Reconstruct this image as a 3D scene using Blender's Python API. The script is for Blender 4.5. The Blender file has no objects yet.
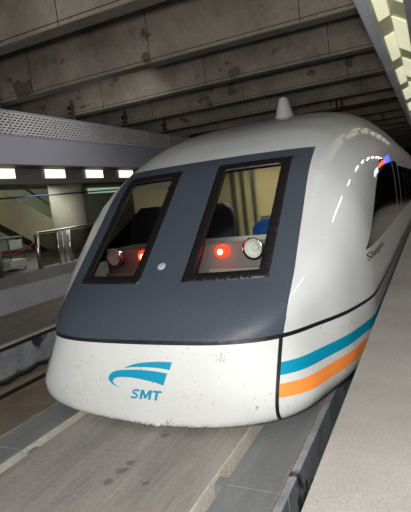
import bpy, bmesh, math, random
import numpy as np
from mathutils import Vector, Matrix
from mathutils.geometry import delaunay_2d_cdt

random.seed(4)
S = bpy.context.scene
COL = S.collection

# ------------------------------------------------------------------ camera
# axes: x across the track (0 = train centre line), y along it, z up (0 = guideway top)
cam_d = bpy.data.cameras.new('camera')
cam = bpy.data.objects.new('camera', cam_d)
COL.objects.link(cam)
cam_d.sensor_fit = 'VERTICAL'
cam_d.sensor_height = 36.0
cam_d.lens = 477.4 / 512 * 36.0
cam_d.clip_start = 0.05
cam_d.clip_end = 200
CR = Vector((0.89870313, 0.4236962, -0.1131999))
CD = Vector((-0.05289171, -0.1515205, -0.987038))
CF = Vector((-0.43535635, 0.89304147, -0.11376193))
cam.matrix_world = Matrix(((CR.x, -CD.x, -CF.x, 2.78), (CR.y, -CD.y, -CF.y, 0.0), (CR.z, -CD.z, -CF.z, 2.30), (0, 0, 0, 1)))
S.camera = cam

# ------------------------------------------------------------------ world, lamps, exposure
S.view_settings.view_transform = 'Standard'
S.view_settings.look = 'None'
S.view_settings.gamma = 1.0
S.view_settings.exposure = 0.0
wd = bpy.data.worlds.new('station_air')
S.world = wd
wd.use_nodes = True
wd.node_tree.nodes['Background'].inputs[0].default_value = (0.90, 0.95, 1.0, 1)
wd.node_tree.nodes['Background'].inputs[1].default_value = 1.15


def area(name, loc, target, sx, sy, watts, color):
    d = bpy.data.lights.new(name, 'AREA')
    d.shape = 'RECTANGLE'
    d.size, d.size_y, d.energy, d.color = sx, sy, watts, color
    o = bpy.data.objects.new(name, d)
    COL.objects.link(o)
    o.location = loc
    o.rotation_euler = (Vector(target) - Vector(loc)).to_track_quat('-Z', 'Y').to_euler()
    return o


area('front_fill_light', (1.6, -4.2, 3.1), (-0.8, 8.0, 2.0), 3.0, 1.6, 200, (1.0, 0.97, 0.93))  # unseen frontal fill added behind the camera, not a station lamp
area('camera_flash', (2.72, -0.35, 2.62), (0.2, 8.0, 3.0), 0.45, 0.35, 370, (1.0, 0.98, 0.95))
for k in range(11):
    yk = 1.4 + 2.7 * k
    area('platform_light', (4.2, yk, 4.35), (4.2, yk, 0), 0.14, 1.15, 16, (1.0, 0.97, 0.9))
area('left_fill_light', (-3.6, 11.0, 5.35), (-8.2, 11.0, 2.2), 0.5, 22.0, 310, (1.0, 0.98, 0.96))  # added fill to brighten the left side; no lamp hangs here
area('gallery_fill_light', (-11.3, 13.5, 3.6), (-12.0, 13.8, 0), 2.0, 9.0, 210, (0.96, 1.0, 0.86))  # unseen fill added to lift the dark gallery interior
area('gallery_wall_fill', (-12.0, 17.0, 3.75), (-16, 17.5, 2.2), 0.5, 12.0, 260, (0.96, 1.0, 0.86))  # added wash for the back wall, without any fitting
area('cab_light', (0.1, 7.6, 3.0), (0.0, 7.4, 0), 0.9, 0.5, 34, (1.0, 0.95, 0.8))


# ------------------------------------------------------------------ materials
def lin(c):
    return tuple((v / 255 / 12.92 if v / 255 <= 0.04045 else ((v / 255 + 0.055) / 1.055) ** 2.4) for v in c) + (1.0,)


def base(name, rgb, rough=0.6, metal=0.0, coat=0.0, spec=0.5):
    m = bpy.data.materials.new(name)
    m.use_nodes = True
    b = m.node_tree.nodes['Principled BSDF']
    b.inputs['Base Color'].default_value = lin(rgb)
    b.inputs['Roughness'].default_value = rough
    b.inputs['Metallic'].default_value = metal
    b.inputs['Coat Weight'].default_value = coat
    b.inputs['Coat Roughness'].default_value = 0.06
    b.inputs['Specular IOR Level'].default_value = spec
    return m


def nd(m, t, **k):
    n = m.node_tree.nodes.new(t)
    for a, v in k.items():
        setattr(n, a, v)
    return n


def lk(m, a, b):
    m.node_tree.links.new(a, b)


def coords(m, scale=(1, 1, 1)):
    t = nd(m, 'ShaderNodeTexCoord')
    mp = nd(m, 'ShaderNodeMapping')
    mp.inputs['Scale'].default_value = scale
    lk(m, t.outputs['Object'], mp.inputs['Vector'])
    return mp.outputs['Vector']


def noise(m, vec, scale, detail=4, rough=0.6):
    n = nd(m, 'ShaderNodeTexNoise')
    n.inputs['Scale'].default_value = scale
    n.inputs['Detail'].default_value = detail
    n.inputs['Roughness'].default_value = rough
    lk(m, vec, n.inputs['Vector'])
    return n.outputs['Fac']


def ramp(m, fac, stops):
    r = nd(m, 'ShaderNodeValToRGB')
    e = r.color_ramp.elements
    while len(e) < len(stops):
        e.new(0.5)
    for q, (p, c) in zip(e, stops):
        q.position = p
        q.color = c if len(c) == 4 else lin(c)
    lk(m, fac, r.inputs['Fac'])
    return r.outputs['Color']


def mix(m, fac, a, b, mode='MIX'):
    n = nd(m, 'ShaderNodeMix', data_type='RGBA', blend_type=mode)
    if isinstance(fac, (int, float)):
        n.inputs[0].default_value = fac
    else:
        lk(m, fac, n.inputs[0])
    for i, v in ((6, a), (7, b)):
        if isinstance(v, tuple):
            n.inputs[i].default_value = v
        else:
            lk(m, v, n.inputs[i])
    return n.outputs[2]


def bump(m, h, strength=0.3, dist=0.01):
    b = nd(m, 'ShaderNodeBump')
    b.inputs['Strength'].default_value = strength
    b.inputs['Distance'].default_value = dist
    lk(m, h, b.inputs['Height'])
    lk(m, b.outputs['Normal'], m.node_tree.nodes['Principled BSDF'].inputs['Normal'])


def bc(m, c):
    lk(m, c, m.node_tree.nodes['Principled BSDF'].inputs['Base Color'])


WHITE1, BLACK1 = (1, 1, 1, 1), (0, 0, 0, 1)


def concrete(name, lo, hi, big=0.7, fine=14, stretch=(1, 1, 1), rough=0.85, speck=0.0, stain=None):
    m = base(name, hi, rough, spec=0.25)
    v = coords(m, stretch)
    a = ramp(m, noise(m, v, big, 6, 0.65), [(0.3, lo), (0.7, hi)])
    f = noise(m, coords(m), fine, 5, 0.75)
    fr = ramp(m, f, [(0.28, (1 - speck - 0.25,) * 3 + (1,)), (0.72, WHITE1)])
    c = mix(m, 1.0, a, fr, 'MULTIPLY')
    if stain:
        s = ramp(m, noise(m, coords(m), stain[1], 3, 0.5), [(stain[2], BLACK1), (stain[2] + 0.04, WHITE1)])
        c = mix(m, s, c, lin(stain[0]))
    bc(m, c)
    bump(m, f, 0.25, 0.008)
    return m


def paint(name, rgb, rough=0.28, dirt=0.5, thresh=0.70):
    m = base(name, rgb, rough, coat=0.7)
    m.node_tree.nodes['Principled BSDF'].inputs['Coat Roughness'].default_value = 0.03
    v = coords(m)
    n = noise(m, v, 26, 2, 0.4)
    big = noise(m, v, 1.6, 3, 0.6)
    mm = nd(m, 'ShaderNodeMath', operation='MULTIPLY_ADD')
    lk(m, big, mm.inputs[0])
    mm.inputs[1].default_value = 0.22
    lk(m, n, mm.inputs[2])
    s = ramp(m, mm.outputs[0], [(thresh + 0.12, BLACK1), (thresh + 0.16, (dirt, dirt, dirt, 1))])
    soft = ramp(m, noise(m, v, 3.0, 5, 0.7), [(0.3, (0.93, 0.925, 0.91, 1)), (0.75, WHITE1)])
    c = mix(m, 1.0, lin(rgb), soft, 'MULTIPLY')
    bc(m, mix(m, s, c, lin((112, 96, 74))))
    return m


M = {}
M['white'] = paint('white_paint', (194, 197, 198), 0.5, 0.45, 0.74)
M['bumper'] = paint('white_bumper_paint', (198, 200, 198), 0.5, 0.6, 0.70)
m = M['bumper']
col = m.node_tree.nodes['Principled BSDF'].inputs['Base Color'].links[0].from_socket
tc_ = nd(m, 'ShaderNodeTexCoord')
nz_ = noise(m, tc_.outputs['Object'], 38, 3, 0.6)
for P_, rad, th in (((0.86, 4.02, 0.80), 0.07, 0.50), ((0.90, 4.03, 0.76), 0.04, 0.46), ((0.27, 3.95, 0.09), 0.10, 0.50), ((-1.0, 4.0, 0.14), 0.5, 0.60), ((0.5, 3.98, 0.10), 0.6, 0.61)):
    ds = nd(m, 'ShaderNodeVectorMath', operation='DISTANCE')
    lk(m, tc_.outputs['Object'], ds.inputs[0])
    ds.inputs[1].default_value = P_
    a_ = ramp(m, ds.outputs['Value'], [(rad * 0.3, WHITE1), (rad, BLACK1)])
    b_ = ramp(m, nz_, [(th, BLACK1), (th + 0.08, (0.6, 0.6, 0.6, 1))])
    col = mix(m, mix(m, 1.0, a_, b_, 'MULTIPLY'), col, lin((118, 92, 62)))
bc(m, col)
M['teal'] = base('teal_paint', (0, 134, 166), 0.4, coat=0.2)
M['orange'] = base('orange_paint', (240, 142, 66), 0.4, coat=0.2)
m = base('slate_paint', (58, 66, 78), 0.55)
v = coords(m)
bc(m, ramp(m, noise(m, v, 90, 2, 0.5), [(0.3, (50, 57, 67)), (0.7, (63, 71, 82))]))
M['slate'] = m
M['black'] = base('black_rubber', (16, 15, 17), 0.45)
M['frameblack'] = base('black_window_frame', (17, 13, 15), 0.5)
M['dark'] = base('dark_recess', (26, 25, 25), 0.8)
M['discgrey'] = base('disc_grey', (150, 158, 165), 0.4)
M['sideglass'] = base('dark_side_glass', (14, 14, 18), 0.04, coat=0.6)
m = bpy.data.materials.new('clear_glass')
m.use_nodes = True
nt = m.node_tree
nt.nodes.clear()
o_ = nt.nodes.new('ShaderNodeOutputMaterial')
t_ = nt.nodes.new('ShaderNodeBsdfTransparent')
t_.inputs[0].default_value = (0.72, 0.74, 0.70, 1)
g_ = nt.nodes.new('ShaderNodeBsdfGlossy')
g_.inputs['Roughness'].default_value = 0.03
mx = nt.nodes.new('ShaderNodeMixShader')
fr = nt.nodes.new('ShaderNodeFresnel')
fr.inputs[0].default_value = 1.45
nt.links.new(fr.outputs[0], mx.inputs[0])
nt.links.new(t_.outputs[0], mx.inputs[1])
nt.links.new(g_.outputs[0], mx.inputs[2])
nt.links.new(mx.outputs[0], o_.inputs[0])
M['glass'] = m
M['smoke'] = m.copy()
M['smoke'].name = 'tinted_rail_glass'
for n in M['smoke'].node_tree.nodes:
    if n.type == 'BSDF_TRANSPARENT':
        n.inputs[0].default_value = (0.50, 0.48, 0.45, 1)
    if n.type == 'MIX_SHADER':
        M['smoke'].node_tree.links.remove(n.inputs[0].links[0])
        n.inputs[0].default_value = 0.07
M['steel'] = base('brushed_steel', (168, 168, 165), 0.3, 1.0)
M['chrome'] = base('chrome', (225, 228, 230), 0.12, 1.0)
M['lens'] = base('lamp_lens', (235, 240, 238), 0.15, coat=0.6)


def glow(name, rgb, strength):
    m = base(name, rgb, 0.4)
    b = m.node_tree.nodes['Principled BSDF']
    b.inputs['Emission Color'].default_value = lin(rgb)
    b.inputs['Emission Strength'].default_value = strength
    return m


M['redlamp'] = glow('red_lamp_glow', (255, 40, 22), 6.0)
M['redcore'] = glow('red_lamp_core', (255, 150, 110), 9.0)
M['tube'] = glow('lamp_diffuser', (246, 248, 214), 1.5)
M['slotlamp'] = glow('slot_lamp_diffuser', (238, 238, 204), 0.62)
M['walllamp'] = glow('green_lamp_diffuser', (170, 196, 170), 0.6)
M['ledred'] = glow('led_red', (255, 70, 30), 5.0)
M['ledblue'] = glow('sign_blue', (40, 90, 220), 3.0)
M['ledwhite'] = glow('sign_white', (235, 240, 245), 3.0)

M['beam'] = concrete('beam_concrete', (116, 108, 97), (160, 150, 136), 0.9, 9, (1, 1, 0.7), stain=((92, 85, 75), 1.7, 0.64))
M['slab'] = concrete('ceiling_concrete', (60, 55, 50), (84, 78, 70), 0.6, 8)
M['soffitshade'] = concrete('shaded_beam_soffit', (100, 94, 84), (130, 122, 108), 1.2, 12)  # darker beam colour for the undersides, their weaker light put into the paint
M['deck'] = concrete('guideway_concrete', (128, 125, 119), (168, 164, 157), 1.1, 22, (2.2, 0.35, 1), stain=((84, 78, 70), 3.3, 0.70))
M['deckedge'] = concrete('pale_deck_edge', (206, 198, 184), (236, 228, 214), 2.5, 20)
m = M['deck']
pb = m.node_tree.nodes['Principled BSDF']
col = pb.inputs['Base Color'].links[0].from_socket
tc_ = nd(m, 'ShaderNodeTexCoord')
nz = nd(m, 'ShaderNodeTexNoise')
nz.inputs['Scale'].default_value = 9
lk(m, tc_.outputs['Object'], nz.inputs['Vector'])
ad = nd(m, 'ShaderNodeVectorMath', operation='MULTIPLY_ADD')
lk(m, nz.outputs['Color'], ad.inputs[0])
ad.inputs[1].default_value = (0.09, 0.09, 0)
lk(m, tc_.outputs['Object'], ad.inputs[2])
for px_, py_, rad in ((0.19, 3.40, 0.055), (0.185, 3.26, 0.06), (0.175, 3.08, 0.05), (0.25, 3.92, 0.06), (0.52, 3.15, 0.04)):
    ds = nd(m, 'ShaderNodeVectorMath', operation='DISTANCE')
    lk(m, ad.outputs[0], ds.inputs[0])
    ds.inputs[1].default_value = (px_, py_, 0)
    col = mix(m, ramp(m, ds.outputs['Value'], [(rad * 0.6, (0.55, 0.55, 0.55, 1)), (rad, BLACK1)]), col, lin((70, 68, 64)))
# long boards pressed into the concrete
wv = noise(m, coords(m, (14, 0.5, 1)), 2.2, 4, 0.6)
col = mix(m, 1.0, col, ramp(m, wv, [(0.3, (0.80, 0.79, 0.78, 1)), (0.7, WHITE1)]), 'MULTIPLY')
bc(m, col)
M['deckside'] = concrete('pale_concrete_edge', (168, 162, 152), (204, 198, 186), 1.6, 18)
M['plate'] = concrete('grey_slab', (108, 109, 111), (130, 131, 132), 1.4, 26, (2, 0.5, 1), rough=0.6)
M['rim'] = concrete('rusty_edge', (120, 108, 92), (152, 138, 116), 3, 25)
M['steelside'] = concrete('painted_steel_side', (120, 126, 132), (166, 170, 174), 2.6, 16, rough=0.5, stain=((58, 58, 60), 2.1, 0.60))
M['platform'] = concrete('platform_terrazzo', (138, 135, 130), (164, 160, 154), 0.8, 70, speck=0.18, rough=0.6)
M['platside'] = concrete('platform_side', (46, 42, 38), (66, 60, 54), 1, 10)
M['trough'] = concrete('trough_floor', (128, 114, 98), (160, 144, 126), 1.3, 14)
M['brownfloor'] = concrete('brown_track_floor', (108, 102, 92), (142, 134, 122), 1.0, 14, (1, 0.4, 1), stain=((160, 152, 138), 1.5, 0.66))
M['greyface'] = concrete('grey_platform_face', (150, 150, 154), (172, 172, 176), 0.6, 20, speck=-0.1)
M['ledge'] = concrete('dark_ledge', (110, 108, 106), (136, 134, 130), 1.0, 18)
M['fascia'] = base('grey_fascia_paint', (160, 160, 170), 0.5)
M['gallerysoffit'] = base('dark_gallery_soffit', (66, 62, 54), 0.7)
M['soffitbeam'] = base('grey_soffit_beam', (112, 110, 104), 0.6)
M['column'] = concrete('column_concrete', (160, 155, 140), (184, 178, 162), 1.2, 20)
M['backwall'] = concrete('greenish_wall', (150, 156, 132), (172, 178, 152), 0.3, 8)
M['escalator'] = concrete('escalator_cladding', (78, 70, 52), (94, 85, 64), 0.6, 12, rough=0.5)
M['mezzfloor'] = concrete('gallery_floor', (56, 53, 50), (70, 67, 62), 0.6, 10, rough=0.5)
M['bluepipe'] = base('blue_pipe_paint', (22, 30, 84), 0.5)
M['darkred'] = base('dark_red_paint', (70, 20, 24), 0.5)
M['fitpost'] = base('dark_fitting_post', (70, 66, 64), 0.6)
M['rope'] = base('red_rope', (140, 14, 38), 0.7)
M['cartwhite'] = base('cart_white', (158, 162, 156), 0.5)
M['conduit'] = base('beige_conduit', (136, 122, 106), 0.55)
M['tubegrey'] = base('grey_edge_tube', (128, 132, 136), 0.42)
M['refl'] = base('slot_reflector', (214, 212, 182), 0.4, 0.3)
M['canopy'] = base('dark_canopy_panel', (140, 140, 144), 0.45)
M['cabwall'] = base('cab_wall_olive', (150, 142, 112), 0.7)
M['cabpanel'] = base('cab_cream_panel', (168, 156, 114), 0.6)
M['cabgrey'] = base('cab_console_grey', (122, 124, 126), 0.5)
M['seatdark'] = base('seat_slate_fabric', (62, 68, 78), 0.9)
M['seatblue'] = base('seat_blue_fabric', (24, 84, 168), 0.85)
M['farwall'] = base('far_wall', (40, 38, 36), 0.9)

# perforated grille: rows of short slots cut through grey sheet
m = base('perforated_grille', (205, 205, 205), 0.5)
tc = nd(m, 'ShaderNodeTexCoord')
sp = nd(m, 'ShaderNodeSeparateXYZ')
cb = nd(m, 'ShaderNodeCombineXYZ')
lk(m, tc.outputs['Object'], sp.inputs[0])
lk(m, sp.outputs['Y'], cb.inputs['X'])
lk(m, sp.outputs['Z'], cb.inputs['Y'])
br = nd(m, 'ShaderNodeTexBrick')
br.offset = 0.5
br.inputs['Scale'].default_value = 1.0
br.inputs['Brick Width'].default_value = 0.16
br.inputs['Row Height'].default_value = 0.075
br.inputs['Mortar Size'].default_value = 0.018
br.inputs['Mortar Smooth'].default_value = 0.0
lk(m, cb.outputs[0], br.inputs['Vector'])
tr = nd(m, 'ShaderNodeBsdfTransparent')
ms = nd(m, 'ShaderNodeMixShader')
lk(m, br.outputs['Fac'], ms.inputs[0])
lk(m, tr.outputs[0], ms.inputs[1])
lk(m, m.node_tree.nodes['Principled BSDF'].outputs[0], ms.inputs[2])
lk(m, ms.outputs[0], m.node_tree.nodes['Material Output'].inputs['Surface'])
M['grille'] = m


# ------------------------------------------------------------------ builders
class MB:
    def __init__(self):
        self.v, self.f, self.sm = [], [], []

    def box(self, x0, x1, y0, y1, z0, z1):
        n = len(self.v)
        self.v += [(x, y, z) for z in (z0, z1) for y in (y0, y1) for x in (x0, x1)]
        for q in ((0, 2, 3, 1), (4, 5, 7, 6), (0, 1, 5, 4), (2, 6, 7, 3), (0, 4, 6, 2), (1, 3, 7, 5)):
            self.f.append([n + i for i in q])
            self.sm.append(False)
        return self

    def prism(self, pts, axis, a, b):
        """closed polygon pts (2D) extruded along axis from a to b"""
        n = len(self.v)
        k = len(pts)
        for t in (a, b):
            for p, q in pts:
                self.v.append({'x': (t, p, q), 'y': (p, t, q), 'z': (p, q, t)}[axis])
        self.f.append([n + i for i in range(k)][::-1])
        self.f.append([n + k + i for i in range(k)])
        self.sm += [False, False]
        for i in range(k):
            j = (i + 1) % k
            self.f.append([n + i, n + j, n + k + j, n + k + i])
            self.sm.append(False)
        return self

    def tube(self, path, r, seg=10, radii=None, caps=True):
        path = [Vector(p) for p in path]
        n0 = len(self.v)
        for i, p in enumerate(path):
            d = (path[min(i + 1, len(path) - 1)] - path[max(i - 1, 0)]).normalized()
            up = Vector((0, 0, 1)) if abs(d.z) < 0.9 else Vector((1, 0, 0))
            s = d.cross(up).normalized()
            u = s.cross(d)
            rr = radii[i] if radii else r
            for k in range(seg):
                a = 2 * math.pi * k / seg
                self.v.append(tuple(p + (s * math.cos(a) + u * math.sin(a)) * rr))
        for i in range(len(path) - 1):
            for k in range(seg):
                a, b = n0 + i * seg + k, n0 + i * seg + (k + 1) % seg
                self.f.append([a, b, b + seg, a + seg])
                self.sm.append(True)
        if caps:
            self.f.append([n0 + k for k in range(seg)][::-1])
            e = n0 + (len(path) - 1) * seg
            self.f.append([e + k for k in range(seg)])
            self.sm += [False, False]
        return self

    def build(self, name, mat, parent=None, bevel=0.0):
        me = bpy.data.meshes.new(name)
        me.from_pydata([tuple(p) for p in self.v], [], self.f)
        me.polygons.foreach_set('use_smooth', self.sm)
        bm = bmesh.new()
        bm.from_mesh(me)
        bmesh.ops.recalc_face_normals(bm, faces=bm.faces)
        bm.to_mesh(me)
        bm.free()
        me.materials.append(mat)
        o = bpy.data.objects.new(name, me)
        COL.objects.link(o)
        if parent:
            o.parent = parent
            o.matrix_parent_inverse = parent.matrix_world.inverted()
        if bevel:
            b = o.modifiers.new('bevel', 'BEVEL')
            b.width = bevel
            b.segments = 2
            b.limit_method = 'ANGLE'
        return o


def tag(o, label, cat, group=None):
    o['label'] = label
    o['category'] = cat
    if group:
        o['group'] = group
    return o


def struct(o, label=None):
    o['kind'] = 'structure'
    if label:
        o['label'] = label
    return o


def empty(name, loc, label, cat, group=None):
    o = bpy.data.objects.new(name, None)
    COL.objects.link(o)
    o.location = loc
    o.matrix_world = Matrix.Translation(loc)
    return tag(o, label, cat, group)


# ------------------------------------------------------------------ the setting
YF = 60.0
# roof over the track: deep concrete cross beams under a slab
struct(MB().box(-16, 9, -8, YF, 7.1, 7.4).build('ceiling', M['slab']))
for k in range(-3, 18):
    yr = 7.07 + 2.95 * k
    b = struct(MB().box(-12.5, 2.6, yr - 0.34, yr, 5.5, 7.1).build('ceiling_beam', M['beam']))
    MB().box(-12.5, 2.6, yr - 0.352, yr - 0.34, 5.56, 5.572).build('drip_groove', M['dark'], b)
    MB().box(-12.5, 2.6, yr - 0.335, yr - 0.005, 5.485, 5.5).build('soffit_strip', M['soffitshade'], b)
    mb = MB()
    for x in (-9.7, -6.3, -2.75, 0.65):
        mb.box(x - 0.007, x + 0.007, yr - 0.346, yr - 0.335, 5.5, 7.1)
    mb.build('form_joint', M['dark'], b)
struct(MB().box(-16, 9, YF, YF + 0.3, -1.2, 7.4).build('wall_far', M['farwall']))

# platform on the right
struct(MB().box(2.19, 8.0, -8, YF, -0.9, 0.78).build('platform_base', M['platside']))
struct(MB().box(2.18, 8.0, -8, YF, 0.78, 0.90).build('platform', M['platform'], None, 0.006))
struct(MB().box(8.0, 8.3, -8, YF, -0.9, 7.4).build('wall_right', M['greyface']))

# track trough, guideway, second guideway
struct(MB().box(-4.87, 2.19, -8, YF, -1.1, -0.9).build('floor', M['trough']))
struct(MB().box(-1.0, 1.0, -8, YF, -0.9, 0.0).build('guideway_deck', M['deck'], None, 0.01))
struct(MB().box(0.998, 1.004, -8, YF, -0.30, -0.006).build('deck_edge', M['deckedge']))
struct(MB().box(-1.6, 1.6, -8, YF, -0.9, -0.30).build('guideway_beam', M['deckside']))
for s in (-1, 1):
    edges = [-8.0] + [3.255 + 6.2 * k for k in range(-1, 10)]
    for a, b in zip(edges[:-1], edges[1:]):
        x0, x1 = sorted((s * 1.14, s * 1.575))
        sl = struct(MB().box(x0, x1, a + 0.008, b - 0.008, -0.29, 0.0).build('guideway_slab', M['plate'], None, 0.006))
        x0, x1 = sorted((s * 1.575, s * 1.592))
        MB().box(x0, x1, a + 0.008, b - 0.008, -0.06, 0.002).build('edge_strip', M['rim'], sl)
        x0, x1 = sorted((s * 1.592, s * 1.66))
        MB().box(x0, x1, a + 0.008, b - 0.008, -0.42, -0.01).build('side_rail', M['steelside'], sl)
        x0, x1 = sorted((s * 1.122, s * 1.14))
        MB().box(x0, x1, a + 0.008, b - 0.008, -0.29, -0.004).build('inner_face', M['deckside'] if s < 0 else M['plate'], sl)
        mb = MB()
        y = a + 0.05
        while y < b - 0.2:
            x0, x1 = sorted((s * 1.006, s * 1.12))
            mb.box(x0, x1, y, y + 0.12, -0.29, -0.045)
            y += 0.42 if int((y - a) * 10) % 3 else 1.3
        mb.build('cross_rib', M['plate'], sl)

struct(MB().box(-7.4, -4.87, -8, YF, -1.1, -0.04).build('second_guideway', M['brownfloor']))
mb = MB()
for a, b, w in ((-8, 9.0, .10), (9.0, 10.9, .14), (10.9, YF, .11)):
    mb.box(-4.87 - w, -4.86, a, b - 0.02, -0.06, -0.028)
struct(mb.build('guideway_edge_strip', M['deckside']))
struct(MB().box(-4.88, -4.862, -8, YF, -0.135, -0.06).build('edge_groove', M['dark']))
struct(MB().box(-4.87, -4.80, -8, YF, -0.62, -0.13).build('guideway_side_panel', M['steelside']))

# opposite platform, gallery front, its soffit and back wall
struct(MB().box(-16, -7.42, -8, YF, -0.1, 0.63).build('opposite_platform_face', M['greyface']))
struct(MB().box(-16, -7.38, -8, YF, 0.63, 0.90).build('opposite_platform_ledge', M['ledge']))
struct(MB().box(-16, -7.75, -8, YF, 0.90, 0.905).build('gallery_floor', M['mezzfloor']))
struct(MB().box(-7.55, -7.40, -8, YF, 3.87, 4.66).build('gallery_fascia', M['fascia'], None, 0.01))
struct(MB().box(-7.41, -7.38, -8, YF, 4.66, 5.30).build('gallery_grille', M['grille']))
mb = MB()
y = 6.3
while y < YF:
    mb.box(-7.43, -7.365, y - 0.012, y + 0.012, 4.66, 5.30)
    y += 1.75
mb.box(-7.43, -7.36, -8, YF, 5.28, 5.32)
mb.box(-7.43, -7.36, -8, YF, 4.64, 4.67)
struct(mb.build('grille_frame', M['fascia']))
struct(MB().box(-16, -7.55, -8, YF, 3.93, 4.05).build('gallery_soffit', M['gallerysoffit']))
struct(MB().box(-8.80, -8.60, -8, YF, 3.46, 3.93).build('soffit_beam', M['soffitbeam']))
struct(MB().box(-16.3, -16.0, -8, YF, -0.1, 7.4).build('wall_left', M['backwall']))
mb = MB().tube([(-10.55, 15.25, 0.90), (-10.55, 15.25, 3.93)], 0.69, 40)
struct(mb.build('column', M['column']), 'round pale concrete column behind the glass railing')

# canopy over the platform: grey edge tube, lit slot, dark panels
struct(MB().box(2.57, 8.0, -8, YF, 4.62, 4.72).build('canopy_backing', M['canopy']))
mb = MB()
y = -8.0
while y < YF:
    for x in (2.57, 3.77, 4.97, 6.17):
        mb.box(x + 0.006, x + 1.194, y + 0.006, y + 0.794, 4.50, 4.62)
    y += 0.8
struct(mb.build('canopy_panel', M['canopy']))
mb = MB().prism([(2.15, 4.62), (2.35, 4.70), (2.57, 4.56), (2.57, 4.80), (2.15, 4.80)], 'y', -8, YF)
struct(mb.build('slot_reflector', M['refl']))
tb = MB().tube([(2.10, -8, 4.56), (2.10, YF, 4.56)], 0.085, 20).build('edge_tube', M['tubegrey'])
tag(tb, 'long grey tube along the canopy edge above the platform', 'tube')
y = 5.2
while y < 26:
    MB().tube([(2.10, y, 4.56), (2.10, y + 0.02, 4.56)], 0.0875, 20).build('joint_ring', M['steel'], tb)
    y += 1.8


# ------------------------------------------------------------------ train surface
def pchip(xs, ys):
    xs = np.array(xs, float)
    ys = np.array(ys, float)
    h = np.diff(xs)
    d = np.diff(ys) / h
    mm = np.zeros(len(xs))
    mm[0] = d[0]
    for i in range(1, len(xs) - 1):
        if d[i - 1] * d[i] > 0:
            w1 = 2 * h[i] + h[i - 1]
            w2 = h[i] + 2 * h[i - 1]
            mm[i] = (w1 + w2) / (w1 / d[i - 1] + w2 / d[i])

    def f(x):
        x = np.clip(x, xs[0], xs[-1])
        i = np.clip(np.searchsorted(xs, x) - 1, 0, len(h) - 1)
        t = (x - xs[i]) / h[i]
        t2 = t * t
        t3 = t2 * t
        return (2 * t3 - 3 * t2 + 1) * ys[i] + (t3 - 2 * t2 + t) * h[i] * mm[i] + (-2 * t3 + 3 * t2) * ys[i + 1] + (t3 - t2) * h[i] * mm[i + 1]
    return f


Y0 = 3.97
WF = pchip([0, .224, .57, .866, 1.153, 1.476, 2.0, 2.6], [0, .83, 1.392, 1.650, 1.91, 2.075, 2.095, 2.1])
ZT = pchip([3.97, 4.25, 4.6, 5.2, 6, 7, 8, 9.5, 11.5, 15], [.94, 1.288, 1.587, 2.132, 2.82, 3.27, 3.51, 3.74, 3.88, 3.93])


def F(P):
    P = np.asarray(P, float)
    x, y, z = P[..., 0], P[..., 1], P[..., 2]
    dz = np.maximum(.94 - z, 0)
    y = y + .045 * np.clip(dz / .5, 0, 1)
    yy = np.maximum(y, Y0 + 1e-5)
    w = np.maximum(WF(np.sqrt(yy - Y0)), 1e-3)
    zt = ZT(yy)
    w = w * (1 + .035 * np.clip(-x / 1.1, 0, 1) * np.clip(1 - (z - .94) / .35, 0, 1) * np.clip((5.2 - yy) / .9, 0, 1))
    k = np.clip((yy - 4) / 5, 0, 1)
    k = k * k * (3 - 2 * k)
    n = 2 + 2.36 * k
    mm = 3.8 + .3 * k
    wx = np.clip(-x / 1.1, 0, 1)
    fl = 1 + (.21 + .055 * wx) * np.clip(dz / .6, 0, 1) * (1 - np.clip((yy - 4) / 1.8, 0, 1)) ** 2
    up = np.abs(x / w) ** n + (np.maximum(z - .94, 0) / np.maximum(zt - .94, 1e-3)) ** mm
    dn = np.abs(x / w / fl) ** 4 + (dz / .885) ** (9 + 5 * wx)
    v = np.where(z > .94, up, dn) - 1
    return np.where(y < Y0, 1 + (Y0 - y) * 5, v)


def solve(P0, D, lo, hi):
    """bisect F along P0 + t D; F > 0 at hi, < 0 at lo"""
    lo = np.full(len(P0), lo, float)
    hi = np.full(len(P0), hi, float)
    for _ in range(44):
        mid = (lo + hi) / 2
        v = F(P0 + mid[:, None] * D)
        lo = np.where(v < 0, mid, lo)
        hi = np.where(v < 0, hi, mid)
    return P0 + ((lo + hi) / 2)[:, None] * D


def front(xz):
    """points on the nose for front-view coordinates (x, z)"""
    xz = np.asarray(xz, float)
    P0 = np.stack([xz[:, 0], np.full(len(xz), 9.0), xz[:, 1]], 1)
    return solve(P0, np.tile([0, -1.0, 0], (len(xz), 1)), 0, 6)


def side(yz, s):
    yz = np.asarray(yz, float)
    P0 = np.stack([np.zeros(len(yz)), yz[:, 0], yz[:, 1]], 1)
    return solve(P0, np.tile([s * 1.0, 0, 0], (len(yz), 1)), 0, 3)


CC = np.array([0, 7.0, 1.3])
KY = 0.3
YEND = 52.0


def inv(P):
    v = np.asarray(P, float) - CC
    h = np.hypot(v[:, 0], v[:, 2])
    r = np.where(v[:, 1] <= 0, np.arctan2(h, -v[:, 1]), math.pi / 2 + KY * np.maximum(v[:, 1], 0))
    return np.stack([r * v[:, 0] / h, r * v[:, 2] / h], 1)


def surf(c):
    c = np.asarray(c, float)
    r = np.hypot(c[:, 0], c[:, 1])
    rs = np.maximum(r, 1e-9)
    ux, uz = c[:, 0] / rs, c[:, 1] / rs
    fr = r <= math.pi / 2
    D = np.stack([np.where(fr, np.sin(r), 1) * ux, np.where(fr, -np.cos(r), 0), np.where(fr, np.sin(r), 1) * uz], 1)
    P0 = np.tile(CC, (len(c), 1))
    P0[:, 1] += np.where(fr, 0, (r - math.pi / 2) / KY)
    return solve(P0, D, 0, 6)


RMAX = math.pi / 2 + KY * (YEND - CC[1])
pts, edges = [], []


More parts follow.
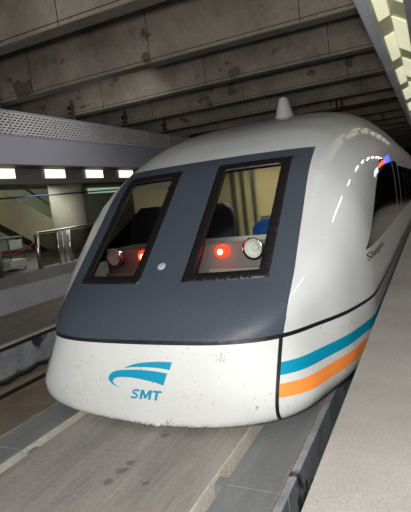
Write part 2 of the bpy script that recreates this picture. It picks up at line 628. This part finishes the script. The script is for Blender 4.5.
def chain(P, closed=False, n=None):
    """constraint polyline through world points P"""
    c = inv(P)
    i0 = len(pts)
    pts.extend(c.tolist())
    for i in range(len(c) - 1):
        edges.append((i0 + i, i0 + i + 1))
    if closed:
        edges.append((i0 + len(c) - 1, i0))


def dense(poly, step=0.05, closed=True):
    poly = [np.array(p, float) for p in poly]
    out = []
    for i in range(len(poly) if closed else len(poly) - 1):
        a, b = poly[i], poly[(i + 1) % len(poly)]
        n = max(1, int(np.linalg.norm(b - a) / step))
        out += [a + (b - a) * t / n for t in range(n)]
    if not closed:
        out.append(poly[-1])
    return np.array(out)


def waterline(z):
    """right side end -> nose -> left side end at height z"""
    a = np.linspace(0, math.pi / 2, 90)
    pr = []
    for t in a:       # rays in the plane z from (0, 7)
        pr.append((math.sin(t), -math.cos(t)))
    D = np.array([(x, y, 0) for x, y in pr])
    P = solve(np.tile([0, 7.0, z], (len(D), 1)), D, 0, 6)
    ys = np.concatenate([np.arange(7.3, 16, 0.5), np.arange(16, YEND, 3.0), [YEND - 0.2]])
    P = np.concatenate([P, side(np.stack([ys, np.full(len(ys), z)], 1), 1)])
    L = P[::-1].copy()
    R_ = P[1:].copy()
    R_[:, 0] *= -1
    return np.concatenate([L, R_])


SZ0, SZ1 = 0.917, 0.957           # horizontal dark seam
chain(waterline(SZ0))
chain(waterline(SZ1))
STR = [0.706, 0.594, 0.520, 0.395]   # teal top/bottom, orange top/bottom
XV = lambda z, s: 1.392 + np.where(s > 0, -0.04, 0.30) * np.clip((0.92 - z) / 0.66, 0, 1) ** 1.2       # vertical seam of the bumper
for s in (-1, 1):
    for off in (-0.016, 0.016):
        zz = np.linspace(SZ0, 0.10, 40)
        P = front(np.stack([s * (XV(zz, s) + off), zz], 1))
        # carry on round the bottom edge to the middle of the underside
        tail = np.array([(s * (XV(0.1, s) + off), y_, 0.05) for y_ in np.linspace(4.35, 6.9, 30)])
        chain(np.concatenate([P, tail]))
    for z in STR:
        Wl = waterline(z)
        Wl = Wl[Wl[:, 0] * s > 0]
        chain(Wl[np.abs(Wl[:, 0]) > 1.2])

PAN = lambda z: np.interp(z, [.957, 1.10, 1.5, 2.84], [1.412, 1.440, 1.455, 1.435])        # half width of the slate panel at height z
PZ = 2.84
pe = [(float(PAN(z)), z) for z in (SZ1, 1.10, 1.3, 1.5, 2.0, PZ)]
chain(front(dense(pe + [(-a, b) for a, b in pe[::-1]], 0.05, False)))
WO = (0.275, 1.22, 1.46, 2.735)      # window frame outer x0 x1 z0 z1
WI = (0.385, 1.11, 1.535, 2.662)
for s in (-1, 1):
    for a in (WO, WI):
        chain(front(dense([(s * a[0], a[2]), (s * a[1], a[2]), (s * a[1], a[3]), (s * a[0], a[3])], 0.05)), True)
SW = [[(5.82, 1.52), (7.25, 2.20), (8.5, 2.66), (10.68, 2.72), (10.68, 1.55)]]
DOORS = []
yy_ = 12.28
for k in range(17):
    SW.append([(yy_, 1.56), (yy_, 2.62), (yy_ + 2.0, 2.62), (yy_ + 2.0, 1.56)])
    yy_ += 2.06
DO = (10.75, 12.2, 1.0, 2.95)
for s in (-1, 1):
    for poly in SW:
        chain(side(dense(poly, 0.08), s), True)
    for g in (0, 0.03):
        chain(side(dense([(DO[0] + g, DO[2] + g), (DO[1] - g, DO[2] + g), (DO[1] - g, DO[3] - g), (DO[0] + g, DO[3] - g)], 0.15), s), True)
    chain(side(dense([(DO[0] + .1, 1.56), (DO[1] - .1, 1.56), (DO[1] - .1, 2.7), (DO[0] + .1, 2.7)], 0.1), s), True)

# background grid of the chart
NT = 200
rs = list(np.arange(0.025, math.pi / 2, 0.024)) + [math.pi / 2 + KY * (q - 7) for q in list(np.arange(7.2, 16, 0.4)) + list(np.arange(16, YEND, 2.5))] + [RMAX]
for i, r in enumerate(rs):
    nt_ = NT if r > 0.4 else max(12, int(NT * r / 0.4))
    for k in range(nt_):
        a = 2 * math.pi * (k + 0.5 * (i % 2)) / nt_
        pts.append((r * math.cos(a), r * math.sin(a)))
for r in np.arange(0.30, 0.95, 0.012):          # finer along the rounded lower edge of the nose
    for a in np.arange(-math.pi + 0.35, -0.35, 0.02 / max(r, 0.3)):
        pts.append((r * math.cos(a) + 1e-4, r * math.sin(a)))
pts.append((0.0, 0.0))
cv, ce, cf, *_ = delaunay_2d_cdt([Vector(p) for p in pts], edges, [], 0, 1e-5)
cv = np.array([(p.x, p.y) for p in cv])
V = surf(cv)
T = np.array([list(f) for f in cf if len(f) == 3])
Nf = np.cross(V[T[:, 1]] - V[T[:, 0]], V[T[:, 2]] - V[T[:, 0]])
cen3 = V[T].mean(1)
out = cen3 - np.stack([np.zeros(len(T)), np.maximum(cen3[:, 1], 7.0), np.full(len(T), 1.3)], 1)
flip = (Nf * out).sum(1) < 0
T[flip] = T[flip][:, ::-1]
Nf[flip] *= -1
VN = np.zeros_like(V)
for k in range(3):
    np.add.at(VN, T[:, k], Nf)
VN /= np.maximum(np.linalg.norm(VN, axis=1), 1e-12)[:, None]
# classify each triangle by the surface point at its chart centroid
G = surf(cv[T].mean(1))


def inpoly(py, pz, poly):
    r = np.zeros(len(py), bool)
    n = len(poly)
    for i in range(n):
        (a, b), (c, d) = poly[i], poly[(i + 1) % n]
        hit = ((b > pz) != (d > pz))
        with np.errstate(divide='ignore', invalid='ignore'):
            r ^= hit & (py < (c - a) * (pz - b) / (d - b if d != b else 1e-9) + a)
    return r


gx, gy, gz = G[:, 0], G[:, 1], G[:, 2]
ax = np.abs(gx)
lab = np.full(len(T), 'body_shell', dtype=object)
low = gz < SZ0
nose = low & (gy < 7.0) & (ax < XV(gz, gx) - 0.016)
vs = low & (gy < 7.0) & (ax >= XV(gz, gx) - 0.016) & (ax <= XV(gz, gx) + 0.016)
# the vertical seam ends at the bottom edge: underside stays with its panels
lab[low] = 'side_skirt'
lab[nose] = 'nose_bumper'
sk = low & ~nose & ~vs
lab[sk & (gz < STR[0]) & (gz > STR[1])] = 'teal_stripe'
lab[sk & (gz < STR[2]) & (gz > STR[3])] = 'orange_stripe'
lab[vs] = 'vertical_seam'
lab[(gz >= SZ0) & (gz <= SZ1)] = 'belt_seam'
pan = (gz > SZ1) & (gz < PZ) & (gy < 7.2) & (ax < PAN(gz))
lab[pan] = 'windscreen_panel'
for a, nm in ((WO, 'window_frame'), (WI, 'window_glass')):
    lab[pan & (ax > a[0]) & (ax < a[1]) & (gz > a[2]) & (gz < a[3])] = nm
for i, poly in enumerate(SW):
    lab[inpoly(gy, gz, poly) & (gz > 1.2) & (ax > 1.5)] = 'side_window%d' % i
ind = (gy > DO[0]) & (gy < DO[1]) & (gz > DO[2]) & (gz < DO[3]) & (ax > 1.2)
ins = (gy > DO[0] + .03) & (gy < DO[1] - .03) & (gz > DO[2] + .03) & (gz < DO[3] - .03) & (ax > 1.2)
lab[ind & ~ins] = 'door_seal'
lab[ins] = 'side_door'
lab[ins & (gy > DO[0] + .1) & (gy < DO[1] - .1) & (gz > 1.56) & (gz < 2.7)] = 'door_window'
sgn = np.where(gx > 0, 1, -1)


def patch(key, name, mat, parent, s=None, inset=0.0, normals=True):
    sel = lab == key
    if s:
        sel &= sgn == s
    t = T[sel]
    u, invx = np.unique(t, return_inverse=True)
    vv = V[u] - VN[u] * inset
    me = bpy.data.meshes.new(name)
    me.from_pydata(vv.tolist(), [], invx.reshape(-1, 3).tolist())
    me.polygons.foreach_set('use_smooth', [True] * len(me.polygons))
    me.materials.append(mat)
    me.normals_split_custom_set_from_vertices(VN[u].tolist())
    o = bpy.data.objects.new(name, me)
    COL.objects.link(o)
    o.parent = parent
    return o


def bring(o, dx=0):
    return o


train = empty('maglev_train', (0, 0, 0), 'white maglev train with slate nose panel standing on the concrete guideway', 'train')
shell = patch('body_shell', 'body_shell', M['white'], train)
bump_ = patch('nose_bumper', 'nose_bumper', M['bumper'], train)
bump_['label'] = 'white lower nose panel with teal emblem and lettering'
wp = patch('windscreen_panel', 'windscreen_panel', M['slate'], train)
wp['label'] = 'slate grey sloping windscreen surround'
patch('belt_seam', 'belt_seam', M['black'], train)
for s in (1, -1):
    sk_ = patch('side_skirt', 'side_skirt', M['bumper'], train, s)
    patch('teal_stripe', 'teal_stripe', M['teal'], sk_, s)['label'] = 'teal stripe'
    patch('orange_stripe', 'orange_stripe', M['orange'], sk_, s)['label'] = 'orange stripe'
    patch('vertical_seam', 'vertical_seam', M['black'], train, s)
    wf = patch('window_frame', 'window_frame', M['frameblack'], train, s, -0.004)
    wf['label'] = 'black front window frame'
    sd = wf.modifiers.new('rim', 'SOLIDIFY')
    sd.thickness = 0.05
    sd.offset = -1
    patch('window_glass', 'window_glass', M['glass'], wf, s, 0.014)
    for i in range(len(SW)):
        patch('side_window%d' % i, 'side_window', M['sideglass'], train, s)
    d_ = patch('side_door', 'side_door', M['white'], train, s)
    patch('door_seal', 'door_seal', M['black'], d_, s)
    patch('door_window', 'door_window', M['sideglass'], d_, s)


def crom(P, n=8):
    P = [np.array(p, float) for p in P]
    o = []
    for i in range(len(P)):
        p0, p1, p2, p3 = P[i - 1], P[i], P[(i + 1) % len(P)], P[(i + 2) % len(P)]
        for k in range(n):
            t = k / n
            o.append(0.5 * ((2 * p1) + (p2 - p0) * t + (2 * p0 - 5 * p1 + 4 * p2 - p3) * t * t + (3 * p1 - p0 - 3 * p2 + p3) * t ** 3))
    return o


def decal(name, polys, mat, parent, lift=0.003, mapper=front):
    vs_, fs_ = [], []
    for poly in polys:
        poly = np.array(poly)
        lo, hi = poly.min(0), poly.max(0)
        g = [(x, z) for x in np.arange(lo[0], hi[0], 0.03) for z in np.arange(lo[1], hi[1], 0.03)]
        p = [Vector(q) for q in poly.tolist()] + [Vector(q) for q in g]
        e = [(i, (i + 1) % len(poly)) for i in range(len(poly))]
        c, _, f, *_r = delaunay_2d_cdt(p, e, [], 0, 1e-6)
        c = np.array([tuple(q) for q in c])
        t = np.array([list(q) for q in f])
        ct = c[t].mean(1)
        t = t[inpoly(ct[:, 0], ct[:, 1], [tuple(q) for q in poly])]
        n0 = len(vs_)
        W = mapper(c)
        W[:, 1] -= lift
        vs_ += W.tolist()
        fs_ += (t + n0).tolist()
    me = bpy.data.meshes.new(name)
    me.from_pydata(vs_, [], fs_)
    me.materials.append(mat)
    o = bpy.data.objects.new(name, me)
    COL.objects.link(o)
    o.parent = parent
    return o


def seg(pl, smooth):
    """polygon from runs: list of runs, smoothed inside each run"""
    out = []
    for run in pl:
        r = [np.array(p, float) for p in run]
        if len(r) < 3:
            out += [tuple(p) for p in r]
            continue
        for i in range(len(r) - 1):
            p0, p1, p2, p3 = r[max(i - 1, 0)], r[i], r[i + 1], r[min(i + 2, len(r) - 1)]
            for k in range(6):
                t = k / 6
                out.append(tuple(0.5 * ((2 * p1) + (p2 - p0) * t + (2 * p0 - 5 * p1 + 4 * p2 - p3) * t * t + (3 * p1 - p0 - 3 * p2 + p3) * t ** 3)))
        out.append(tuple(r[-1]))
    return out


up_ = seg([[(-.243, .663), (-.114, .708), (.039, .736), (.214, .748), (.345, .747)], [(.312, .667), (.18, .682), (.005, .684), (-.133, .677), (-.235, .661)]], True)
lo_ = seg([[(-.297, .444), (-.407, .477), (-.458, .531), (-.429, .588), (-.342, .628), (-.182, .648), (.002, .653), (.148, .646), (.282, .632)],
           [(.226, .505), (.136, .530), (-.008, .552), (-.158, .566), (-.284, .564), (-.367, .548), (-.403, .517), (-.374, .475), (-.300, .447)]], True)
lg = decal('logo_emblem', [up_, lo_], M['teal'], bump_)
lg['label'] = 'teal swoosh emblem'


def text_mesh(txt, shear=0.0, offset=0.0):
    cu = bpy.data.curves.new('txt', 'FONT')
    cu.body = txt
    cu.shear = shear
    cu.offset = offset
    cu.resolution_u = 4
    o = bpy.data.objects.new('txt', cu)
    COL.objects.link(o)
    dg = bpy.context.evaluated_depsgraph_get()
    me = bpy.data.meshes.new_from_object(o.evaluated_get(dg))
    bpy.data.objects.remove(o)
    bm = bmesh.new()
    bm.from_mesh(me)
    bmesh.ops.triangulate(bm, faces=bm.faces)
    bmesh.ops.subdivide_edges(bm, edges=[e for e in bm.edges if e.calc_length() > 0.25], cuts=2)
    bmesh.ops.triangulate(bm, faces=bm.faces)
    v = np.array([tuple(q.co) for q in bm.verts])
    bm.verts.index_update()
    f = [[q.index for q in a.verts] for a in bm.faces]
    bm.free()
    bpy.data.meshes.remove(me)
    v[:, :2] -= v[:, :2].min(0)
    return v, f, v[:, :2].max(0)


def lettering(name, txt, mat, parent, mapper, x0, z0, w, h, lift, shear=0.0, offset=0.0):
    v, f, mx_ = text_mesh(txt, shear, offset)
    q = np.stack([x0 + v[:, 0] / mx_[0] * w, z0 + v[:, 1] / mx_[1] * h], 1)
    W = mapper(q) + np.array(lift)
    me = bpy.data.meshes.new(name)
    me.from_pydata(W.tolist(), [], f)
    me.materials.append(mat)
    o = bpy.data.objects.new(name, me)
    COL.objects.link(o)
    o.parent = parent
    return o


def stroke(cl, w):
    cl = [np.array(p) for p in seg([cl], True)]
    L, R_ = [], []
    for i in range(len(cl)):
        d = cl[min(i + 1, len(cl) - 1)] - cl[max(i - 1, 0)]
        n = np.array([-d[1], d[0]]) / np.linalg.norm(d) * w / 2
        L.append(cl[i] + n)
        R_.append(cl[i] - n)
    return [tuple(p) for p in L + R_[::-1]]


SL = stroke([(.97, .80), (.78, .90), (.42, .90), (.20, .76), (.32, .59), (.66, .46), (.80, .27), (.62, .11), (.26, .10), (.02, .18)], .20)
ML = [(0, 0), (0, 1), (.28, 1), (.5, .42), (.72, 1), (1, 1), (1, 0), (.78, 0), (.78, .62), (.57, .08), (.43, .08), (.22, .62), (.22, 0)]
TL_ = [(.38, 0), (.38, .79), (.04, .79), (.04, 1), (1, 1), (1, .79), (.64, .79), (.64, 0)]
lets = []
for P_, x0, w in ((SL, -.195, .098), (ML, -.082, .135), (TL_, .058, .112)):
    lets.append([(x0 + a * w + .036 * b, .343 + b * .104) for a, b in P_])
decal('logo_lettering', lets, M['teal'], bump_)['label'] = 'teal slanted letters SMT'
lettering('side_lettering', 'Shanghai', M['dark'], train, lambda q: side(q, 1), 5.83, 1.35, 1.45, .125, (.004, 0, 0), 0.0, 0.0)['label'] = 'small dark lettering reading Shanghai'

# small pale disc set on the slate between the front windows
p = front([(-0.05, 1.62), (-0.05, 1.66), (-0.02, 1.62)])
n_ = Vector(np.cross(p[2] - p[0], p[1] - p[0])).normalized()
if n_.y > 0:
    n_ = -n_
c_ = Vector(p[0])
MB().tube([c_ - n_ * 0.01, c_ + n_ * 0.008, c_ + n_ * 0.012], 0.05, 24, [0.052, 0.052, 0.03]).build('nose_disc', M['discgrey'], train)['label'] = 'small pale round disc'
# roof aerial: tapering fin
zb = float(ZT(np.array(10.3)))
mb = MB()
prof = [(0.0, 0.26, 0.32), (0.06, 0.21, 0.29), (0.43, 0.11, 0.14), (0.49, 0.09, 0.11), (0.51, 0.04, 0.06)]
n0 = 0
for h_, a_, b_ in prof:
    for k in range(24):
        t = 2 * math.pi * k / 24
        mb.v.append((a_ * math.cos(t), 10.35 + b_ * math.sin(t), zb - 0.02 + h_))
for i in range(len(prof) - 1):
    for k in range(24):
        a = i * 24 + k
        b = i * 24 + (k + 1) % 24
        mb.f.append([a, b, b + 24, a + 24])
        mb.sm.append(True)
mb.f.append([(len(prof) - 1) * 24 + k for k in range(24)])
mb.sm.append(True)
mb.build('roof_aerial', M['white'], train)
# running gear beside the guideway
for s in (1, -1):
    x0, x1 = sorted((s * 1.72, s * 1.98))
    MB().box(x0, x1, 6.2, YEND, -0.80, 0.06).build('running_gear', M['dark'], train, 0.03)

# cab interior
MB().box(-1.6, 1.6, 5.2, 8.7, 0.98, 1.06).build('cab_floor', M['dark'], train)
cw = MB().box(-1.75, 1.75, 8.6, 8.66, 1.06, 3.1).build('cab_wall', M['cabwall'], train)
MB().box(-0.16, 0.72, 8.55, 8.6, 1.9, 2.98).build('cream_panel', M['cabpanel'], cw)
mb = MB()
for x in (-0.62, -0.44, -0.24):
    mb.box(x - 0.022, x + 0.022, 8.50, 8.6, 1.06, 3.05)
mb.build('door_frame', M['steel'], cw)
for s in (1, -1):
    x0, x1 = sorted((s * 1.62, s * 1.68))
    MB().box(x0, x1, 6.6, 8.6, 1.06, 2.6).build('cab_lining', M['cabwall'], train)
con = MB().box(-1.16, 1.16, 5.10, 5.75, 1.08, 1.80).build('console', M['cabgrey'], train, 0.02)
con['label'] = 'grey lamp console behind the front windows'
for s in (1, -1):
    x0, x1 = sorted((s * 0.36, s * 1.14))
    MB().box(x0, x1, 5.02, 5.10, 1.44, 1.50).build('lamp_tray', M['cartwhite'], con)
for s in (1, -1):
    x = s * 0.95
    hl = MB().tube([(x, 5.10, 1.72), (x, 4.97, 1.72), (x, 4.96, 1.72), (x, 4.957, 1.72)], .11, 28, [.10, .125, .125, .108], False).build('headlamp', M['chrome'], train)
    MB().tube([(x, 5.08, 1.72), (x, 5.045, 1.72), (x, 4.975, 1.72)], .09, 28, [.02, .06, .106], False).build('reflector', M['lens'], hl)
    MB().tube([(x, 5.06, 1.72), (x, 5.01, 1.72), (x, 4.99, 1.72)], .03, 14, [.04, .038, .02]).build('bulb', M['lens'], hl)
    x = s * 0.535
    rl = MB().tube([(x, 5.10, 1.70), (x, 5.02, 1.70), (x, 5.0, 1.70)], .075, 24, [.075, .075, .05]).build('marker_lamp', M['redlamp'], train)
    MB().tube([(x, 5.0, 1.70), (x, 4.992, 1.70)], .035, 16).build('lamp_core', M['redcore'], rl)
    d = bpy.data.lights.new('marker_glow', 'POINT')
    d.energy, d.color, d.shadow_soft_size = 0.6, (1, 0.06, 0.03), 0.04
    o = bpy.data.objects.new('marker_glow', d)
    COL.objects.link(o)
    o.location = (x, 4.93, 1.68)
    o.parent = rl


def seat(x, y, top, mat, w=0.52):
    mb = MB()
    # reclined padded back with rounded top
    n = 9
    prof = []
    for i in range(n):
        t = i / (n - 1)
        z = 1.45 + (top - 1.45) * t
        ww = w / 2 * (1.0 if t < 0.7 else math.sqrt(max(0.02, 1 - ((t - 0.7) / 0.33) ** 2)))
        prof.append((z, ww))
    for z, ww in prof:
        for yy, k in ((y - 0.07, 0.86), (y - 0.02, 1.0), (y + 0.05, 1.0), (y + 0.09, 0.8)):
            off = (z - 1.45) * 0.18
            for sx in (-1, 1):
                mb.v.append((x + sx * ww * k, yy + off, z))
    order = [0, 1, 3, 5, 7, 6, 4, 2]
    for i in range(n - 1):
        for k in range(8):
            a, b = order[k], order[(k + 1) % 8]
            mb.f.append([i * 8 + a, i * 8 + b, (i + 1) * 8 + b, (i + 1) * 8 + a])
            mb.sm.append(True)
    mb.f.append([(n - 1) * 8 + k for k in order])
    mb.sm.append(True)
    mb.f.append([k for k in order[::-1]])
    mb.sm.append(True)
    o = mb.build('cab_seat', mat, train)
    MB().box(x - w / 2, x + w / 2, y - 0.5, y, 1.38, 1.50).build('seat_cushion', mat, o, 0.04)
    MB().box(x - 0.08, x + 0.08, y - 0.32, y - 0.16, 1.06, 1.38).build('seat_post', M['dark'], o)
    return o


seat(-1.16, 6.2, 2.30, M['seatdark'], 0.74)
seat(-0.18, 6.60, 2.24, M['seatdark'], 0.50)
seat(0.62, 6.60, 1.95, M['seatblue'], 0.52)['label'] = 'blue seat back'

# ------------------------------------------------------------------ gallery things
GLY = ((9.35, 10.80), (12.0, 13.0), (14.05, 15.1), (16.1, 17.15))
GL = ['bright ceiling light at the picture edge, furthest from the pale column', 'bright ceiling light just in front of the pale column top',
      'bright ceiling light just past the pale column top', 'bright ceiling light closest to the train roof']
GL[0] = 'first bright ceiling light from the photo edge under the grey gallery fascia'
for (a, b), l in zip(GLY, GL):
    t = empty('ceiling_light', (-8.55, (a + b) / 2, 3.93), l, 'light', 'ceiling lights under the gallery')
    MB().box(-8.60, -8.50, a, b, 3.60, 3.93).build('light_housing', M['fascia'], t)
    MB().box(-8.50, -8.485, a + 0.03, b - 0.03, 3.62, 3.90).build('diffuser', M['tube'], t)

esc = empty('escalator', (-13, 18, 0.9), 'brown clad escalator slanting down behind the round column', 'escalator')
MB().prism([(10.6, 5.55 - 1.62), (11.0, 5.35), (13.2, 4.19 - 0.0), (20.2, 0.95), (16.4, 0.95), (13.0, 2.80), (10.6, 3.7)][0:0] or
           [(11.6, 3.92), (13.72, 3.92), (19.4, 0.92), (16.35, 0.92), (13.9, 2.32), (11.6, 3.55)], 'x', -13.7, -13.0).build('truss_cladding', M['escalator'], esc)
MB().tube([(-13.0, 15.2, 3.88), (-13.0, 19.0, 1.72), (-13.0, 19.3, 1.5), (-13.0, 19.3, 0.92)], 0.05, 10).build('handrail', M['dark'], esc)

bp = MB().tube([(-9.55, 7.5, 3.04), (-9.55, 13.3, 3.145), (-9.55, 22, 3.32)], 0.028, 10).build('service_pipe', M['bluepipe'])
tag(bp, 'thin dark blue pipe running across in front of the round column', 'pipe')
mb = MB()
wl = empty('wall_light', (-15.9, 24, 3.1), 'pale greenish lit panel on the wall behind the column', 'light')
MB().box(-15.99, -15.90, 23.2, 28.5, 3.50, 3.90).build('light_housing', M['fascia'], wl)
MB().box(-15.90, -15.88, 23.25, 28.45, 3.54, 3.86).build('diffuser', M['walllamp'], wl)

rl_ = empty('glass_railing', (-7.6, 12, 0.9), 'glass railing with steel posts on the opposite platform edge', 'railing')
MB().tube([(-7.6, 10.30, 1.87), (-7.6, 10.42, 1.93), (-7.6, 20, 2.02)], 0.035, 10).build('handrail', M['steel'], rl_)
for y, r in ((10.36, .07), (11.2, .03), (11.42, .03), (11.72, .06), (13.6, .05), (15.2, .05)):
    MB().tube([(-7.62, y, 0.9), (-7.62, y, 1.90)], r, 14).build('post', M['steel'], rl_)
for a, b in ((10.45, 11.16), (11.80, 13.54), (13.66, 15.14), (15.26, 19.9)):
    MB().box(-7.635, -7.62, a, b, 0.94, 1.88).build('glass_panel', M['smoke'], rl_)
r2 = empty('glass_railing', (-7.6, 8, 0.9), 'short glass railing run at the photo edge before the rope', 'railing')
MB().tube([(-7.6, 5.5, 1.88), (-7.6, 8.98, 1.88)], 0.035, 10).build('handrail', M['steel'], r2)
for y in (7.2, 8.95):
    MB().tube([(-7.62, y, 0.9), (-7.62, y, 1.90)], .06, 14).build('post', M['steel'], r2)
MB().box(-7.635, -7.62, 7.28, 8.87, 0.94, 1.84).build('glass_panel', M['smoke'], r2)
path = []
for i in range(15):
    t = i / 14
    path.append((-7.72, 8.95 + 1.41 * t, 1.52 + 0.16 * t - 0.55 * t * (1 - t)))
rp = MB().tube(path, 0.022, 8).build('barrier_rope', M['rope'])
tag(rp, 'red rope hanging between two railing posts', 'rope')
ct = empty('equipment_cart', (-8.6, 10.3, 0.9), 'white equipment cart behind the red rope', 'cart')
MB().box(-8.95, -8.35, 9.95, 10.55, 0.98, 1.22).build('lower_box', M['cartwhite'], ct, 0.02)
MB().box(-8.93, -8.37, 9.98, 10.52, 1.52, 1.80).build('upper_box', M['cartwhite'], ct, 0.02)
MB().box(-8.93, -8.37, 9.96, 10.54, 1.86, 1.90).build('top_plate', M['steel'], ct)
for sx in (-8.93, -8.39):
    for sy in (9.98, 10.49):
        MB().box(sx, sx + 0.03, sy, sy + 0.03, 0.90, 1.86).build('leg', M['steel'], ct)

# fittings on the beams above the grille
FL_ = ['dark red fitting on a post above the grille, first from the photo edge', 'dark red fitting on a post above the grille, second from the photo edge',
       'dark red fitting on a post above the grille, third from the photo edge', 'dark red fitting on a post above the grille, beside the train roof']
for k, l in zip(range(1, 5), FL_):
    y = 7.07 + 2.95 * k - 0.50
    t = empty('pipe_fitting', (-7.38, y, 5.3), l, 'fitting', 'fittings above the grille')
    MB().box(-7.45, -7.36, y - 0.03, y + 0.05, 5.32, 5.95).build('post', M['fitpost'], t)
    MB().tube([(-7.50, y - 0.06, 5.70), (-7.30, y - 0.06, 5.70)], 0.06, 12).build('valve', M['darkred'], t)
    MB().tube([(-7.42, y - 0.16, 5.52), (-7.42, y - 0.02, 5.52)], 0.045, 12).build('knob', M['darkred'], t)
sp_ = empty('sprinkler_pipe', (0, 20.9, 5.2), 'dark red pipe crossing under the beams beyond the train roof', 'pipe')
MB().tube([(-7, 19.9, 5.30), (2.0, 19.9, 5.30)], 0.055, 10).build('main_pipe', M['darkred'], sp_)
for x in (-0.45, -0.25):
    MB().tube([(x, 19.9, 5.0 + 0.3), (x, 19.9, 7.09)], 0.035, 8).build('drop_pipe', M['darkred'], sp_)

# cable and conduit at the foot of the second guideway
path = []
y = 2.0
i = 0
while y < 30:
    path.append((-4.78, y, -0.66 - 0.045 * (i % 2) - 0.02 * math.sin(i * 1.3)))
    y += 0.28
    i += 1
cbl = MB().tube(path, 0.045, 8).build('trackside_cable', M['dark'])
tag(cbl, 'dark wavy cable slung under the grey side of the second guideway', 'cable')
cd = MB().box(-4.74, -4.66, 0, 40, -0.84, -0.76).build('cable_conduit', M['conduit'])
tag(cd, 'beige conduit running along the trough below the wavy cable', 'conduit')
cd2 = MB().box(-4.70, -4.60, 0, 40, -0.90, -0.87).build('cable_tray', M['dark'])
tag(cd2, 'dark tray on the trough floor below the beige conduit', 'tray')

# lamps in the canopy slot
OR = ['first', 'second', 'third', 'fourth', 'fifth', 'sixth', 'seventh', 'eighth']
for i in range(8):
    y = 5.2 + 2.75 * i
    t = empty('slot_light', (2.35, y, 4.6), '%s pale yellow lamp from the top edge along the canopy slot' % OR[i], 'light', 'lamps in the canopy slot')
    MB().prism([(2.37, 4.672), (2.56, 4.551), (2.555, 4.543), (2.365, 4.664)], 'y', y, y + 1.9).build('outer_diffuser', M['slotlamp'], t)
    MB().prism([(2.19, 4.628), (2.345, 4.690), (2.35, 4.682), (2.195, 4.620)], 'y', y + 0.9, y + 2.7).build('inner_diffuser', M['slotlamp'], t)

# hanging departure sign further along the platform
sg = empty('hanging_sign', (4.2, 25, 4.5), 'hanging departure sign over the platform beside the train', 'sign')
MB().box(3.0, 5.4, 24.95, 25.15, 3.45, 4.0).build('sign_case', M['dark'], sg)
MB().box(3.05, 3.5, 24.93, 24.95, 3.5, 3.95).build('blue_panel', M['ledblue'], sg)
MB().box(3.55, 4.6, 24.93, 24.95, 3.62, 3.84).build('red_display', M['ledred'], sg)
MB().box(4.65, 5.35, 24.93, 24.95, 3.5, 3.95).build('white_panel', M['ledwhite'], sg)
for x in (3.4, 5.0):
    MB().tube([(x, 25.05, 4.0), (x, 25.05, 4.5)], 0.02, 8).build('hanger', M['steel'], sg)
